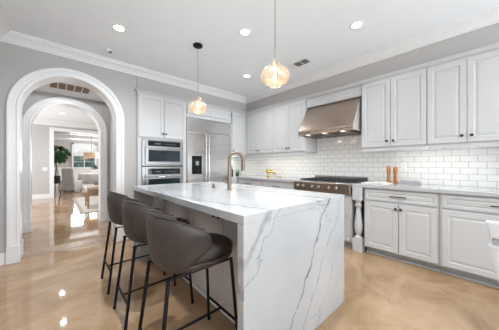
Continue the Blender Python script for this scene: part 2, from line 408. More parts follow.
arch_wall('wall_hall_arch', -2.0, 2.6, 5.40, 5.62, 0.187, 0.535, 1.835, ZC)
arch_casing('trim_3', 5.40, -1, 0.187, 0.520, 1.835, 0.105, 5.63)
# vestibule between the arches
struct(MB().box((-0.62, 4.08, 0), (-0.52, 5.40, ZC)).build('wall_vestibule_left', wall_paint))
struct(MB().box((0.86, 4.08, 0), (0.96, 5.40, ZC)).build('wall_vestibule_right', wall_paint))
struct(MB().box((-0.52, 4.08, 2.50), (0.86, 5.40, 2.56)).build('ceiling_vestibule', ceiling_paint))
# hall
YF = 10.45
struct(MB().box((-3.1, 5.62, 0), (-3.0, YF, ZC)).build('wall_hall_left', wall_paint))
struct(MB().box((2.6, 5.40, 0), (2.7, YF, ZC)).build('wall_hall_right', wall_paint))
struct(MB().box((-3.1, YF, 0), (-0.05, YF + .15, ZC)).box((2.5, YF, 0), (5.0, YF + .15, ZC)).box((-0.05, YF, 2.42), (2.5, YF + .15, ZC)).build('wall_hall_far', wall_paint))
t = MB().box((-0.15, YF - .03, 0), (-0.05, YF, 2.42)).box((-0.15, YF - .03, 2.42), (2.6, YF, 2.52)).box((2.5, YF - .03, 0), (2.6, YF, 2.42))
t.box((-0.05, YF - .03, 0), (-0.035, YF + .18, 2.42)).box((-0.05, YF - .03, 2.405), (2.5, YF + .18, 2.42)); struct(t.build('trim_4', trim_paint))
struct(MB().box((-3.0, YF - .02, 0), (-0.15, YF, 0.16)).build('baseboard_hall', trim_paint))
# dining room
YD = 16.0
struct(MB().box((-2.0, YD, 0), (0.76, YD + .1, ZC)).box((1.80, YD, 0), (5.0, YD + .1, ZC)).box((0.76, YD, 0), (1.80, YD + .1, 1.02)).box((0.76, YD, 2.38), (1.80, YD + .1, ZC)).build('wall_dining_far', wall_paint))
struct(MB().box((-2.1, YF + .15, 0), (-2.0, YD, ZC)).build('wall_dining_left', wall_paint))
struct(MB().box((4.8, YF + .15, 0), (4.9, YD, ZC)).build('wall_dining_right', wall_paint))
wn = MB().box((-2.0, YD - .03, 0), (4.8, YD, 1.0)).box((-2.0, YD - .05, 1.0), (4.8, YD, 1.05))
for i in range(16): wn.box((-1.95 + i * .42, YD - .045, .15), (-1.60 + i * .42, YD - .03, .92), .006, 1)
struct(wn.build('trim_5', trim_paint))
w2 = MB()
for x0, x1 in ((0.70, 0.78), (1.78, 1.86)): w2.box((x0, YD - .06, .96), (x1, YD + .06, 2.44))
w2.box((.70, YD - .06, 2.36), (1.86, YD + .06, 2.44)).box((.66, YD - .09, .96), (1.90, YD + .06, 1.03)).box((.78, YD, 1.70), (1.78, YD + .04, 1.75))
w2.box((1.265, YD, 1.03), (1.295, YD + .04, 2.36)).box((.78, YD, 1.36), (1.78, YD + .04, 1.38)).box((.78, YD, 2.05), (1.78, YD + .04, 2.07))
w2o = struct(w2.build('window_2', trim_paint))
MB().box((.78, YD + .045, 1.03), (1.78, YD + .05, 2.36)).build('pane', clear_glass, w2o)
bl = MB()
for i in range(18): bl.box((.79, YD - .035, 1.72 + i * .036), (1.77, YD - .015, 1.75 + i * .036))
tag(bl.build('window_blind', blind_white), 'white slatted blind raised over the top half of the far dining window', 'blind')
b = MB()
for k in range(26):
    x = -3 + random.random() * 9; z = random.uniform(0.2, 1.6); r = random.uniform(.6, 1.1)
    tb = bmesh.new(); bmesh.ops.create_icosphere(tb, subdivisions=2, radius=r)
    for v in tb.verts: v.co *= 1 + random.uniform(-.15, .15)
    b.merge(tb, Matrix.Translation((x, 20 + random.random() * 2, z)))
tag(b.build('garden_hedge', garden), 'dark green garden foliage outside the far dining window', 'foliage', kind='stuff')
for k, (y, z) in enumerate(((12.0, 2.52), (14.0, 2.52))):
    struct(MB().box((-2.0, y, z), (4.8, y + .22, ZC)).build('trim_%d' % (6 + k), trim_paint))

# crown moulding
def crown(name, path, zt, s=1.0):
    """path: list of (x, y, nx, ny) with n the mitre offset direction into the room"""
    pr = [(0, -.103), (.012, -.103), (.014, -.088), (.024, -.084), (.03, -.070), (.060, -.040), (.078, -.030), (.082, -.018), (.098, -.014), (.100, 0), (0, 0)]
    secs = [[(x + nx * d * s, y + ny * d * s, zt + h * s) for d, h in pr] for x, y, nx, ny in path]
    return struct(MB().sweep(secs).build(name, trim_paint))
crown('trim_8', [(-0.5, -4.5, 1, 0), (-0.5, YB, 1, -1), (XS, YB, -1, -1), (XS, -1.3, -1, 0)], ZC, 1.12)
crown('trim_9', [(-3.0, 5.62, 1, 1), (-3.0, YF, 1, -1), (2.6, YF, -1, -1), (2.6, 5.62, -1, 1)], ZC, 1.5)
crown('trim_10', [(-2.0, YD, 1, -1), (4.8, YD, -1, -1)], ZC, 1.6)
# baseboards
struct(MB().box((-0.5, -4.5, 0), (-0.482, YB, .14)).box((-0.5, -4.5, .14), (-0.490, YB, .155)).build('baseboard_left', trim_paint))
struct(MB().box((.815, YB - .018, 0), (.984, YB, .14)).box((-0.5, YB - .018, 0), (-0.44, YB, .14)).build('baseboard_back', trim_paint))
struct(MB().box((-.52, 4.2, 0), (-.505, 5.4, .14)).box((.845, 4.2, 0), (.86, 5.4, .14)).box((.80, 5.385, 0), (.86, 5.4, .14)).build('baseboard_vestibule', trim_paint))
struct(MB().box((-0.33, 3.96, 0.0), (0.70, 4.22, 0.002)).build('floor_mosaic', mosaic))
# backsplash tiles
struct(MB().box((XW - .01, -1.3, .921), (XW, 1.26, 1.405)).box((XW - .01, 1.262, .921), (XW, 2.168, 2.36)).box((XW - .01, 2.17, .921), (XW, 4.45, 1.405)).build('wall_right_backsplash', tile_x))
struct(MB().box((2.89, 4.44, .921), (XW - .01, 4.45, 1.405)).build('wall_back_backsplash', tile_y))

# cabinet crown along tops
pr = [(0, 0), (.008, 0), (.012, .012), (.030, .030), (.036, .034), (.036, .043), (-.05, .043), (-.05, 0)]
YT = 3.785; XU = 3.317
secs = []
for x, y, nx, ny in ((.985, YB - .001, -1, 0), (.985, YT, -1, -1), (XU, YT, -1, -1), (XU, -1.28, -1, 0)):
    secs.append([(x + nx * d, y + ny * d, 2.359 + h) for d, h in pr])
struct(MB().sweep(secs).build('trim_11', cabinet_paint))

# ------------------------------------------------------------------ wall cabinets, range side
def wall_cabinet(label, y0, y1, splits, knobs, rail0=None):
    t = thing('wall_cabinet', label, 'cabinet', (XU + .02, y0, 1.41), 'white wall cabinets on the range wall')
    MB().box((XU + .001, y0 + .001, 1.41), (XW - .012, y1 - .001, 2.358)).box((XU - .002, y0 + .001, 1.372), (XU + .018, y1 - .001, 1.409)).build('body', cabinet_paint, t)
    ys = [y0 + .001] + splits + [y1 - .001]
    for i, (a, c) in enumerate(zip(ys[:-1], ys[1:])):
        d = front(RAISED, 'X', a, c, 1.425, 2.335, XU, cabinet_paint, t)
        for k in knobs[i]: knob('X', k, 1.498, XU - .02, d)
    return t
wall_cabinet('white two-door wall cabinet right of the range hood, above the wooden mills', .486, 1.224, [.862], [[.826], [.900]])
wall_cabinet('white two-door wall cabinet second to the right of the hood', -.245, .484, [.147], [[.110], [.186]])
wall_cabinet('white wall cabinet cut by the right edge of the photo', -1.0, -.247, [-.62], [[-.66], [-.58]])
wall_cabinet('white two-door wall cabinet just left of the range hood', 2.172, 2.932, [2.540], [[2.505], [2.577]])
wall_cabinet('white two-door wall cabinet in the corner next to the fridge wall', 2.934, 3.760, [3.372], [[3.335], [3.410]])
# panel above hood
t = MB().box((XU + .02, 1.226, 2.195), (XU + .04, 2.170, 2.358)).rings((XU + .02, 1.24, 2.205), (0, 1, 0), (-1, 0, 0), .915, .14, [(0, 0), (0, .006), (.02, .006), (.026, .001)])
tag(t.build('hood_valance', cabinet_paint), 'white panel bridging the wall cabinets above the range hood', 'panel')

# ------------------------------------------------------------------ range hood
hd = thing('range_hood', 'large sloping stainless range hood with warm bronze sheen', 'range hood', (3.4, 1.71, 1.65))
h0, h1 = 1.262, 2.166
poly = [(3.69, 1.68), (3.10, 1.68), (3.085, 1.70), (3.085, 1.745), (3.10, 1.765), (3.362, 2.193), (3.69, 2.193)]
MB().prism([(x, h0, z) for x, z in poly], (0, h1 - h0, 0)).build('canopy', hood_steel, hd)
MB().box((3.075, h0 - .001, 1.672), (3.095, h1 + .001, 1.70)).box((3.07, h0 + .02, 1.71), (3.085, h1 - .02, 1.735), .003, 1).build('front_rail', hood_steel, hd)
for yy in (h0 - .003, h1): MB().prism([(3.69, yy, 1.681), (3.098, yy, 1.681), (3.098, yy, 1.75), (3.356, yy, 2.190), (3.69, yy, 2.188)], (0, .003, 0)).build('side_panel', reflection_steel, hd)  # thin added skins, their pale colour stands in for the cabinet's reflection
b = MB()
for k in range(3):
    y0 = h0 + .03 + k * .285
    for j in range(9): b.box((3.14 + j * .056, y0, 1.664), (3.17 + j * .056, y0 + .27, 1.680))
b.build('baffle_filter', dark_steel, hd)
for y in (1.42, 1.71, 2.0):
    MB().lathe((3.115, y, 1.678), [(.028, 0), (.026, -.008), (0, -.010)], 16).build('lamp', strip_glow, hd)
    area('hood_lamp', (3.13, y, 1.66), (0, -.35, 0), .04, .04, .6, (1.0, .93, .82))
for y in (1.36, 1.42, 1.48): MB().lathe((3.085, y, 1.722), [(.010, 0), (.010, -.02), (0, -.022)], 12, 'X').build('control_knob', steel, hd, 35)

# ------------------------------------------------------------------ rangetop
rg = thing('rangetop', 'stainless gas rangetop with cast iron grates beneath the hood', 'stove', (3.3, 1.73, .76))
r0, r1 = 1.264, 2.198
MB().box((3.02, r0, .765), (3.66, r1, .915), .004, 1).build('body', dark_steel, rg)
MB().box((3.0, r0, .899), (3.14, r1, .922), .006, 2).build('bullnose', steel, rg)
MB().box((2.997, r0 + .002, .785), (3.021, r1 - .002, .897), .003, 1).build('control_panel', panel_steel, rg)
MB().box((3.66, r0, .915), (3.688, r1, .985), .003, 1).build('back_guard', steel, rg)
MB().box((3.145, r0 + .015, .9155), (3.65, r1 - .015, .921)).build('burner_pan', black_metal, rg)
for y in (1.36, 1.45, 1.56, 1.70, 1.79, 1.92, 2.02, 2.12)[:0] or (2.105, 2.005, 1.845, 1.735, 1.565, 1.455):
    kb = MB().lathe((2.997, y, .842), [(.026, 0), (.026, -.008), (.020, -.010), (.018, -.030), (.014, -.034), (0, -.034)], 20, 'X').build('knob', steel, rg, 35)
    MB().box((2.958, y - .003, .842), (2.9635, y + .003, .860)).build('pointer', black_metal, kb)
for k in range(3):
    y0 = r0 + .02 + k * .300; gr = MB(); y1 = y0 + .292
    for y in (y0, y1 - .014): gr.box((3.16, y, .931), (3.63, y + .014, .945))
    for x in (3.16, 3.388, 3.616): gr.box((x, y0, .931), (x + .014, y1, .945))
    for xc_ in (3.28, 3.51):
        gr.box((xc_ - .10, (y0 + y1) / 2 - .006, .934), (xc_ + .10, (y0 + y1) / 2 + .006, .947)); gr.box((xc_ - .006, y0 + .01, .934), (xc_ + .006, y1 - .01, .947))
    for x in (3.16, 3.616):
        for y in (y0, y1 - .014): gr.box((x, y, .9212), (x + .014, y + .014, .932))
    gr.build('grate', cast_iron, rg)
    for xc_ in (3.28, 3.51): MB().lathe((xc_, (y0 + y1) / 2, .9212), [(.045, 0), (.045, .008), (.03, .012), (.028, .016), (0, .016)], 18).build('burner', black_metal, rg, 35)

# ------------------------------------------------------------------ base cabinets on the range wall
XF = 3.075
def base_cabinet(label, y0, y1, drawers, doors, dknobs, pulls, x1=XW - .002, ztop=.878):
    t = thing('base_cabinet', label, 'cabinet', (XF + .1, y0, 0), 'white base cabinets on the range wall')
    MB().box((XF, y0 + .001, .09), (x1, y1 - .001, ztop)).build('body', cabinet_paint, t)
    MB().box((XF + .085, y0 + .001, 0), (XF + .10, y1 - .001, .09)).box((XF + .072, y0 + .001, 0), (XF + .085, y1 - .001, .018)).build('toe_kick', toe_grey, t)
    for a, c, z0, z1, pl in drawers:
        d = front(DRAWER, 'X', a, c, z0, z1, XF, cabinet_paint, t, 'drawer')
        for p in pl: pull('X', p, (z0 + z1) / 2, XF - .018, .17, d)
    for (a, c), kk in zip(doors, dknobs):
        d = front(RAISED, 'X', a, c, .105, .700, XF, cabinet_paint, t)
        for k in kk: knob('X', k, .645, XF - .02, d)
    return t
base_cabinet('white base cabinet with one drawer and two doors right of the turned post', .345, 1.105, [(.36, 1.095, .722, .862, [.72])], [(.36, .712), (.716, 1.095)], [[.688], [.742]], None)
base_cabinet('white base cabinet with a wide drawer behind the pale grey chair', -.56, .343, [(-.545, .325, .722, .862, [-.105])], [(-.545, -.112), (-.108, .325)], [[], []], None)
base_cabinet('white base cabinet cut off by the right edge of the photo', -1.25, -.562, [(-1.24, -.575, .722, .862, [-.86])], [(-1.24, -.86), (-.856, -.575)], [[], []], None)
base_cabinet('white drawer cabinet directly below the gas rangetop', r0, r1, [(1.28, 2.185, .43, .735, [1.73]), (1.28, 2.185, .11, .425, [1.73])], [], [], None, ztop=.760)
base_cabinet('white drawer cabinet on the left side of the rangetop', 2.202, 3.00, [(2.215, 2.99, .70, .862, [2.62]), (2.215, 2.99, .41, .695, [2.62]), (2.215, 2.99, .11, .405, [2.62])], [], [], None)
base_cabinet('white drawer cabinet in the corner by the fridge', 3.002, 3.78, [(3.015, 3.77, .70, .862, [3.4]), (3.015, 3.77, .41, .695, [3.4]), (3.015, 3.77, .11, .405, [3.4])], [], [], None)
tag(MB().box((2.895, 3.79, 0.0), (3.69, 4.438, .878)).build('corner_cabinet', cabinet_paint), 'white blind corner base cabinet beside the refrigerator', 'cabinet')
# turned post
ps = thing('turned_post', 'white turned wooden post at the right end of the rangetop', 'post', (3.085, 1.182, 0))
px, py = 3.09, 1.184
MB().box((px - .058, py - .062, 0), (px + .058, py + .062, .175), .004, 1).build('plinth_block', cabinet_paint, ps)
MB().box((px - .058, py - .062, .70), (px + .058, py + .062, .878), .004, 1).build('top_block', cabinet_paint, ps)
MB().lathe((px, py, .17), [(.040, 0), (.052, .012), (.052, .025), (.036, .035), (.028, .05), (.040, .075), (.050, .11), (.054, .16), (.050, .22), (.040, .30), (.032, .38), (.028, .42), (.036, .435), (.046, .45), (.046, .465), (.034, .475), (.034, .50), (.048, .515), (.048, .532)], 24).build('turned_shaft', cabinet_paint, ps, 40)
# worktops
tag(MB().box((3.03, -1.27, .880), (3.69, 1.258, .920), .003, 1).build('worktop', quartz), 'white veined quartz worktop right of the rangetop', 'countertop')
wk = MB().prism([(3.03, 2.202, .880), (3.688, 2.202, .880), (3.688, 4.438, .880), (2.895, 4.438, .880), (2.895, 3.790, .880), (3.03, 3.790, .880)], (0, 0, .04))
tag(wk.build('worktop', quartz), 'white quartz worktop left of the rangetop running into the corner', 'countertop')
# under cabinet lights
def strip(label, y0, y1):
    o = tag(MB().box((3.40, y0, 1.388), (3.44, y1, 1.409), .002, 1).build('under_cabinet_light', strip_glow), label, 'light', 'under cabinet light strips')
    area('strip_lamp', (3.42, (y0 + y1) / 2, 1.383), (0, 0, 0), .03, y1 - y0, 1.9 * (y1 - y0), (1.0, .96, .88), parent=None)
strip('glowing light strip under the right wall cabinets above the mills', .05, .89)
strip('glowing light strip under the wall cabinets left of the hood', 2.25, 3.55)
area('strip_lamp', (3.15, 4.25, 1.383), (0, 0, 0), .4, .03, 2.5, (1.0, .96, .88))
tag(MB().box((2.95, 4.23, 1.388), (3.35, 4.27, 1.409), .002, 1).build('under_cabinet_light', strip_glow), 'short light strip under the corner wall cabinet beside the refrigerator', 'light', 'under cabinet light strips')

# ------------------------------------------------------------------ tall oven cabinet
oc = thing('oven_cabinet', 'tall white cabinet housing the two built-in ovens', 'cabinet', (1.40, 4.1, 0))
MB().box((.986, YT, 0), (1.046, 4.43, 2.358)).box((1.755, YT, 0), (1.826, 4.43, 2.358)).box((1.047, YT, 1.612), (1.754, 4.43, 2.358)).box((1.047, YT, .09), (1.754, 4.43, .52)).build('body', cabinet_paint, oc)
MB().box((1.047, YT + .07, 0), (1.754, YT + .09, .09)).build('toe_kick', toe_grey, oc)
for a, c, k in ((.995, 1.404, 1.380), (1.407, 1.812, 1.432)):
    d = front(SHAKER, 'Y', a, c, 1.640, 2.335, YT, cabinet_paint, oc); knob('Y', k, 1.715, YT - .02, d)
d = front(DRAWER, 'Y', 1.0, 1.81, .11, .50, YT, cabinet_paint, oc, 'drawer'); pull('Y', 1.405, .42, YT - .018, .17, d)
def oven(name, label, z0, z1, cz0, cz1, hz, wz0, wz1):
    t = thing(name, label, 'oven', (1.40, YT, z0))
    MB().box((1.048, YT - .022, z0), (1.752, 4.35, z1), .003, 1).build('body', oven_steel, t)
    MB().box((1.10, YT - .030, cz0 - .005), (1.70, YT - .0225, cz1 + .005), .002, 1).box((1.09, YT - .045, wz0 - .05), (1.71, YT - .0225, hz + .035), .004, 1).build('door', oven_steel, t)
    cp = MB().box((1.135, YT - .034, cz0), (1.690, YT - .0305, cz1)).build('control_panel', black_glass, t)
    m = MB()
    for i in range(7): m.box((1.42 + i * .028, YT - .035, (cz0 + cz1) / 2 - .006), (1.435 + i * .028, YT - .0342, (cz0 + cz1) / 2 + .006))
    m.box((1.25, YT - .035, (cz0 + cz1) / 2 - .010), (1.34, YT - .0342, (cz0 + cz1) / 2 + .010)); m.build('display', display_grey, cp)
    MB().box((1.140, YT - .048, wz0), (1.680, YT - .0455, wz1)).build('window', oven_glass, t)
    pull('Y', 1.40, hz, YT - .045, .56, t, steel, r=.010, out=.045)
    return t
oven('speed_oven', 'upper stainless oven with black control panel and wide window', 1.165, 1.606, 1.492, 1.585, 1.462, 1.235, 1.430)
oven('wall_oven', 'lower stainless oven partly hidden behind the island top', .530, 1.150, 1.012, 1.118, .985, .62, .945)

# ------------------------------------------------------------------ refrigerator and surround
fr = thing('refrigerator', 'built-in stainless side-by-side refrigerator with ice dispenser', 'refrigerator', (2.35, 4.1, 0))
MB().box((1.832, YT + .02, .02), (2.858, 4.42, 2.085)).build('body', steel, fr)
MB().box((1.834, YT - .012, 1.830), (2.856, YT + .02, 2.083), .006, 2).build('top_grille', steel, fr)
fd = MB().box((1.834, YT - .025, .12), (2.241, YT + .02, 1.815), .006, 2).build('freezer_door', steel, fr)
f2 = MB().box((2.247, YT - .025, .12), (2.856, YT + .02, 1.815), .006, 2).build('fridge_door', steel, fr)
MB().box((1.84, YT + .01, .02), (2.85, YT + .02, .11)).build('kick_plate', black_metal, fr)
for x, p in ((2.212, fd), (2.278, f2)):
    MB().tube([(x, YT - .075, .40), (x, YT - .075, 1.775)], .013, 14).tube([(x, YT - .025, .48), (x, YT - .075, .48)], .010).tube([(x, YT - .025, 1.70), (x, YT - .075, 1.70)], .010).build('handle', steel, p, 35)
ds = MB().box((1.925, YT - .031, 1.005), (2.135, YT - .0255, 1.355), .002, 1).build('dispenser', black_glass, fd)
MB().box((1.955, YT - .034, 1.03), (2.105, YT - .0315, 1.22)).build('dispenser_recess', black_metal, ds)
MB().box((2.00, YT - .045, 1.17), (2.06, YT - .035, 1.25), .003, 1).build('dispenser_paddle', shadow_fabric, ds)
oh = thing('overhead_cabinet', 'low white cabinet above the refrigerator', 'cabinet', (2.35, 4.1, 2.09))
MB().box((1.828, YT, 2.092), (2.872, 4.43, 2.358)).build('body', cabinet_paint, oh)
for a, c in ((1.835, 2.345), (2.350, 2.860)): front([(0, 0), (0, .018), (.002, .02), (.04, .02), (.044, .012)], 'Y', a, c, 2.155, 2.335, YT, cabinet_paint, oh)
cc = thing('corner_wall_cabinet', 'white wall cabinet between the refrigerator and the corner', 'cabinet', (3.1, 4.1, 1.4))
MB().box((2.890, YT, 1.41), (3.33, 4.438, 2.358)).box((2.890, YT - .002, 1.372), (3.30, YT + .018, 1.409)).build('body', cabinet_paint, cc)
d = front(SHAKER, 'Y', 2.893, 3.295, 1.425, 2.335, YT, cabinet_paint, cc); knob('Y', 2.925, 1.495, YT - .02, d)
tag(MB().box((2.862, YT + .002, 0), (2.886, 4.43, 2.088)).build('side_panel', cabinet_paint), 'white end panel on the right of the refrigerator', 'panel')

# ------------------------------------------------------------------ island
X0, X1, Y0, Y1 = .708, 1.852, .828, 2.934
isl = thing('kitchen_island', 'large kitchen island with veined white quartz waterfall ends', 'kitchen island', ((X0 + X1) / 2, (Y0 + Y1) / 2, 0))
MB().box((X0, Y0, .872), (X1, Y1, .920), .0015, 1).box((X0, Y0, 0), (X1, Y0 + .05, .8715), .0015, 1).box((X0, Y1 - .05, 0), (X1, Y1, .8715), .0015, 1).build('waterfall_top', quartz, isl)
XC = .945
MB().box((XC, Y0 + .051, .10), (1.83, Y1 - .051, .871)).box((XC + .055, Y0 + .051, 0), (1.79, Y1 - .051, .10)).build('base_cabinet', grey_cabinet, isl)
MB().box((XC + .042, Y0 + .051, 0), (XC + .0545, Y1 - .051, .035)).build('shoe_moulding', trim_paint, isl)
dy = (Y1 - Y0 - .11) / 4
for i in range(4):
    a = Y0 + .055 + i * dy
    d = front(SHAKER, 'X', a, a + dy, .115, .862, XC, grey_cabinet, isl)
    knob('X', (a + dy - .035) if i % 2 == 0 else (a + .035), .790, XC - .02, d)
for i in range(4):
    a = Y0 + .055 + i * dy
    b = MB().rings((1.83, a + .002, .117), (0, 1, 0), (1, 0, 0), dy - .004, .74, SHAKER); d = b.build('door', cabinet_paint, isl)
# faucet
fx, fy = 1.335, 1.79
fa = thing('island_faucet', 'tall champagne bronze gooseneck faucet standing on the island', 'faucet', (fx, fy, .92))
dr = Vector((.85, -.53, 0)).normalized()
MB().lathe((fx, fy, .9205), [(.027, 0), (.027, .01), (.021, .016), (.020, .13), (.016, .14), (.016, .15), (0, .15)], 24).build('base', champagne, fa, 40)
pts = [Vector((fx, fy, 1.04)), Vector((fx, fy, 1.235))]
for i in range(1, 13):
    a = PI * i / 12; pts.append(Vector((fx, fy, 1.235)) + dr * (.072 * (1 - math.cos(a))) + Vector((0, 0, .072 * math.sin(a))))
pts.append(pts[-1] + Vector((0, 0, -.045)))
MB().tube(pts, .0165, 14).build('gooseneck', champagne, fa, 50)
MB().tube([pts[-1], pts[-1] + Vector((0, 0, -.075))], .0195, 14).build('spray_head', champagne, fa, 50)
sd = Vector((-.67, .74, 0))
MB().tube([Vector((fx, fy, 1.0)), Vector((fx, fy, 1.0)) + sd * .045], .011, 10).tube([Vector((fx, fy, 1.0)) + sd * .045, Vector((fx, fy, 1.04)) + sd * .075], .006, 8).build('lever', champagne, fa, 50)
sb = thing('soap_dispenser', 'short bronze button beside the island faucet', 'soap dispenser', (1.318, 2.055, .92))
MB().lathe((1.318, 2.055, .9205), [(.022, 0), (.022, .006), (.017, .010), (.016, .045), (.013, .050), (0, .050)], 18).build('body', champagne, sb, 40)
MB().lathe((1.318, 2.055, .9708), [(.012, 0), (.012, .006), (0, .007)], 18).build('cap', brass, sb, 40)

# ------------------------------------------------------------------ stools
def make_stool():
    t = thing('counter_stool', 'nearest barrel-back counter stool in brown-grey leather at the island', 'stool', (0, 0, 0), 'leather stools along the island')
    # back shell in local coords, stool faces +X
    A, B = .205, .222
    zb = .600
    def ztop(th):  # th from pi (rear); amount to the side
        s = abs(th - PI) / (PI * .585)
        return .900 - .100 * max(0, (s - .3) / .7) ** 1.25 
    N = 44; ths = [PI - PI * .585 + 2 * PI * .585 * i / N for i in range(N + 1)]
    secs = []
    for i, th in enumerate(ths):
        zt = ztop(th); s = abs(th - PI) / (PI * .585)
        drop = 0.0
        if s > .86: drop = (1 - math.sqrt(max(0, 1 - ((s - .86) / .14) ** 2))) * .085
        zt2 = zt - drop
        low = zb + (.120 * max(0, (s - .45) / .55) ** 1.1)
        low = min(low, zt2 - .012)
        cx, sy = math.cos(th), math.sin(th)
        e = 2.3
        rr = (abs(cx) ** e + abs(sy) ** e) ** (-1 / e)
        sec = []; hgt = zt2 - low; tk = .024 * (1 if s < .9 else max(.25, (1 - s) / .1))
        K = 7
        for k in range(K + 1):
            f = k / K; z = low + hgt * f; sc = .86 + .14 * min(1, (z - zb) / .29) ** .8
            tt = tk * (.25 if k in (0, K) else 1)
            sec.append((cx * rr * A * sc + (cx * tt if True else 0), sy * rr * B * sc + sy * tt, z))
        for k in range(K, -1, -1):
            f = k / K; z = low + hgt * f; sc = .86 + .14 * min(1, (z - zb) / .29) ** .8
            tt = tk * (.25 if k in (0, K) else 1)
            sec.append((cx * rr * A * sc - cx * tt, sy * rr * B * sc - sy * tt, z))
        secs.append(sec)
    o = MB().sweep(secs).build('backrest', leather, t, 60)
    m = o.modifiers.new('sub', 'SUBSURF'); m.levels = 1; m.render_levels = 1
    # piping along the top edge
    def rim(i): s_ = secs[i]; a = Vector(s_[7]); b_ = Vector(s_[8]); return (a + b_) / 2 + Vector((0, 0, .001))
    MB().tube([rim(i) for i in range(3, N - 2)], .0045, 6).build('piping', seat_leather, t, 60)
    # seat
    def seat_ring(sc, z, dx=0.0):
        out = []
        for k in range(40):
            a = 2 * PI * k / 40; e = 2.6; cx, sy = math.cos(a), math.sin(a); rr = (abs(cx) ** e + abs(sy) ** e) ** (-1 / e)
            out.append((cx * rr * (.165 if cx < 0 else .295) * sc + dx, sy * rr * (.185 if cx < 0 else .200) * sc, z))
        return out
    b = MB(); b.sweep([seat_ring(.80, .592), seat_ring(.90, .590), seat_ring(.97, .600), seat_ring(1.0, .622), seat_ring(.985, .632)]); b.build('seat_base', leather, t, 50)
    b = MB(); b.sweep([seat_ring(.96, .633), seat_ring(1.0, .642), seat_ring(1.0, .662), seat_ring(.96, .678), seat_ring(.85, .686), seat_ring(.5, .688)]); b.build('seat', seat_leather, t, 50)
    tops = {}
    for sx in (-1, 1):
        for sy in (-1, 1):
            tp = Vector((sx * .175 + (.0 if sx < 0 else .05), sy * .150, .589)); bt = Vector((-.245 if sx < 0 else .265, sy * .180, 0))
            tops[(sx, sy)] = (tp, bt)
            lg = MB().tube([bt + Vector((0, 0, .006)), tp], .0105, 10).build('leg', black_metal, t, 50)
            MB().lathe(bt, [(.012, 0), (.012, .01), (.010, .012), (0, .012)], 10).build('foot_pad', black_metal, lg)
    def at_z(k, z): tp, bt = tops[k]; return bt.lerp(tp, z / .589)
    zf = .185
    MB().tube([at_z((-1, -1), zf), at_z((-1, 1), zf)], .0085, 8).build('rear_crossbar', black_metal, t, 50)
    MB().tube([at_z((1, -1), zf), at_z((1, 1), zf)], .0085, 8).build('footrest', black_metal, t, 50)
    MB().tube([(at_z((-1, -1), zf) + at_z((-1, 1), zf)) / 2, (at_z((1, -1), zf) + at_z((1, 1), zf)) / 2], .0085, 8).build('centre_bar', black_metal, t, 50)
    for sy in (-1, 1): MB().tube([(-.19, sy * .150, .583), (.235, sy * .150, .583)], .006, 8).build('seat_rail', black_metal, t)
    return t
st = make_stool(); st.location = (.605, 1.245, 0)
copy_tree(st, (.605, 1.87, 0), 'middle of the three leather counter stools at the island')
copy_tree(st, (.605, 2.505, 0), 'farthest of the three leather counter stools, beside the arch end of the island')

# ------------------------------------------------------------------ pendants
def pendant(x, y, z, label, s):
    t = thing('pendant_light', label, 'pendant light', (x, y, ZC), 'amber glass pendants above the island')
    MB().lathe((x, y, ZC - .001), [(.060, 0), (.060, -.018), (.052, -.026), (.010, -.030), (.006, -.05), (0, -.05)], 24).build('canopy', black_metal, t, 40)
    MB().tube([(x, y, ZC - .05), (x, y, z + .135)], .0035, 6).build('cord', dark_steel, t)
    sk = MB().lathe((x, y, z), [(0, .150), (.008, .148), (.010, .130), (.020, .126), (.021, .095), (.015, .090), (0, .090)], 18).build('socket', dark_steel, t, 40)
    pr_ = [(.030, .132), (.038, .128), (.040, .110), (.038, .095), (.042, .088), (.072, .077), (.100, .056), (.117, .026), (.121, .002), (.116, -.024), (.098, -.046), (.068, -.060), (.050, -.068), (.047, -.080)]
    g = MB(); n = 40
    rg_ = [[g.bm.verts.new((x + r * s * math.cos(2 * PI * k / n), y + r * s * math.sin(2 * PI * k / n), z + h)) for k in range(n)] for r, h in pr_]
    for i in range(len(rg_) - 1):
        for k in range(n): g.bm.faces.new((rg_[i][k], rg_[i][(k + 1) % n], rg_[i + 1][(k + 1) % n], rg_[i + 1][k]))
    gl = g.build('glass_shade', amber_glass, t, 80)
    so = gl.modifiers.new('thick', 'SOLIDIFY'); so.thickness = .003
    bb = MB().lathe((x, y, z), [(.010, .090), (.014, .075), (.024, .045), (.026, .02), (.018, -.005), (0, -.015)], 18).build('bulb', clear_glass, t, 60)
    MB().tube([(x, y, z + .085), (x, y, z + .07), (x, y, z + .0)], .007, 8).build('filament', bulb_glow, bb)
    l = bpy.data.lights.new('pendant_lamp', 'POINT'); l.energy = 1.4; l.color = (1, .87, .74); l.shadow_soft_size = .02
    lo = bpy.data.objects.new('pendant_lamp', l); C.objects.link(lo); lo.location = (x, y, z - .03)
pendant(1.385, 2.54, 1.930, 'amber glass pendant on a black cord, farther one near the oven cabinets', .97)
pendant(1.375, 1.20, 1.920, 'amber glass pendant on a black cord, nearer one with canopy out of frame', 1.0)

# ------------------------------------------------------------------ ceiling fixtures
def can(x, y, label, z=ZC, e=34, s=1.0, cone=2.75, blend=.8):
    t = thing('recessed_light', label, 'ceiling light', (x, y, z), 'recessed ceiling lights')
    MB().lathe((x, y, z), [(.052 * s, -.002), (.056 * s, -.006), (.074 * s, -.005), (.078 * s, 0)], 28).build('trim_ring', plastic_white, t, 50)
    MB().lathe((x, y, z), [(.052 * s, -.001), (.052 * s, -.0035), (0, -.004)], 24).build('lens', can_glow, t)
    l = bpy.data.lights.new('can_lamp', 'SPOT'); l.energy = e; l.color = (.93, .96, 1.0); l.spot_size = cone; l.spot_blend = blend; l.shadow_soft_size = .05
    lo = bpy.data.objects.new('can_lamp', l); C.objects.link(lo); lo.location = (x, y, z - .02)
can(.543, 2.833, 'recessed ceiling light above the passage, left of the far pendant', e=72)
can(1.664, 1.92, 'recessed ceiling light between the two pendants', e=58)
can(2.513, .98, 'recessed ceiling light above the right cabinets', e=16)
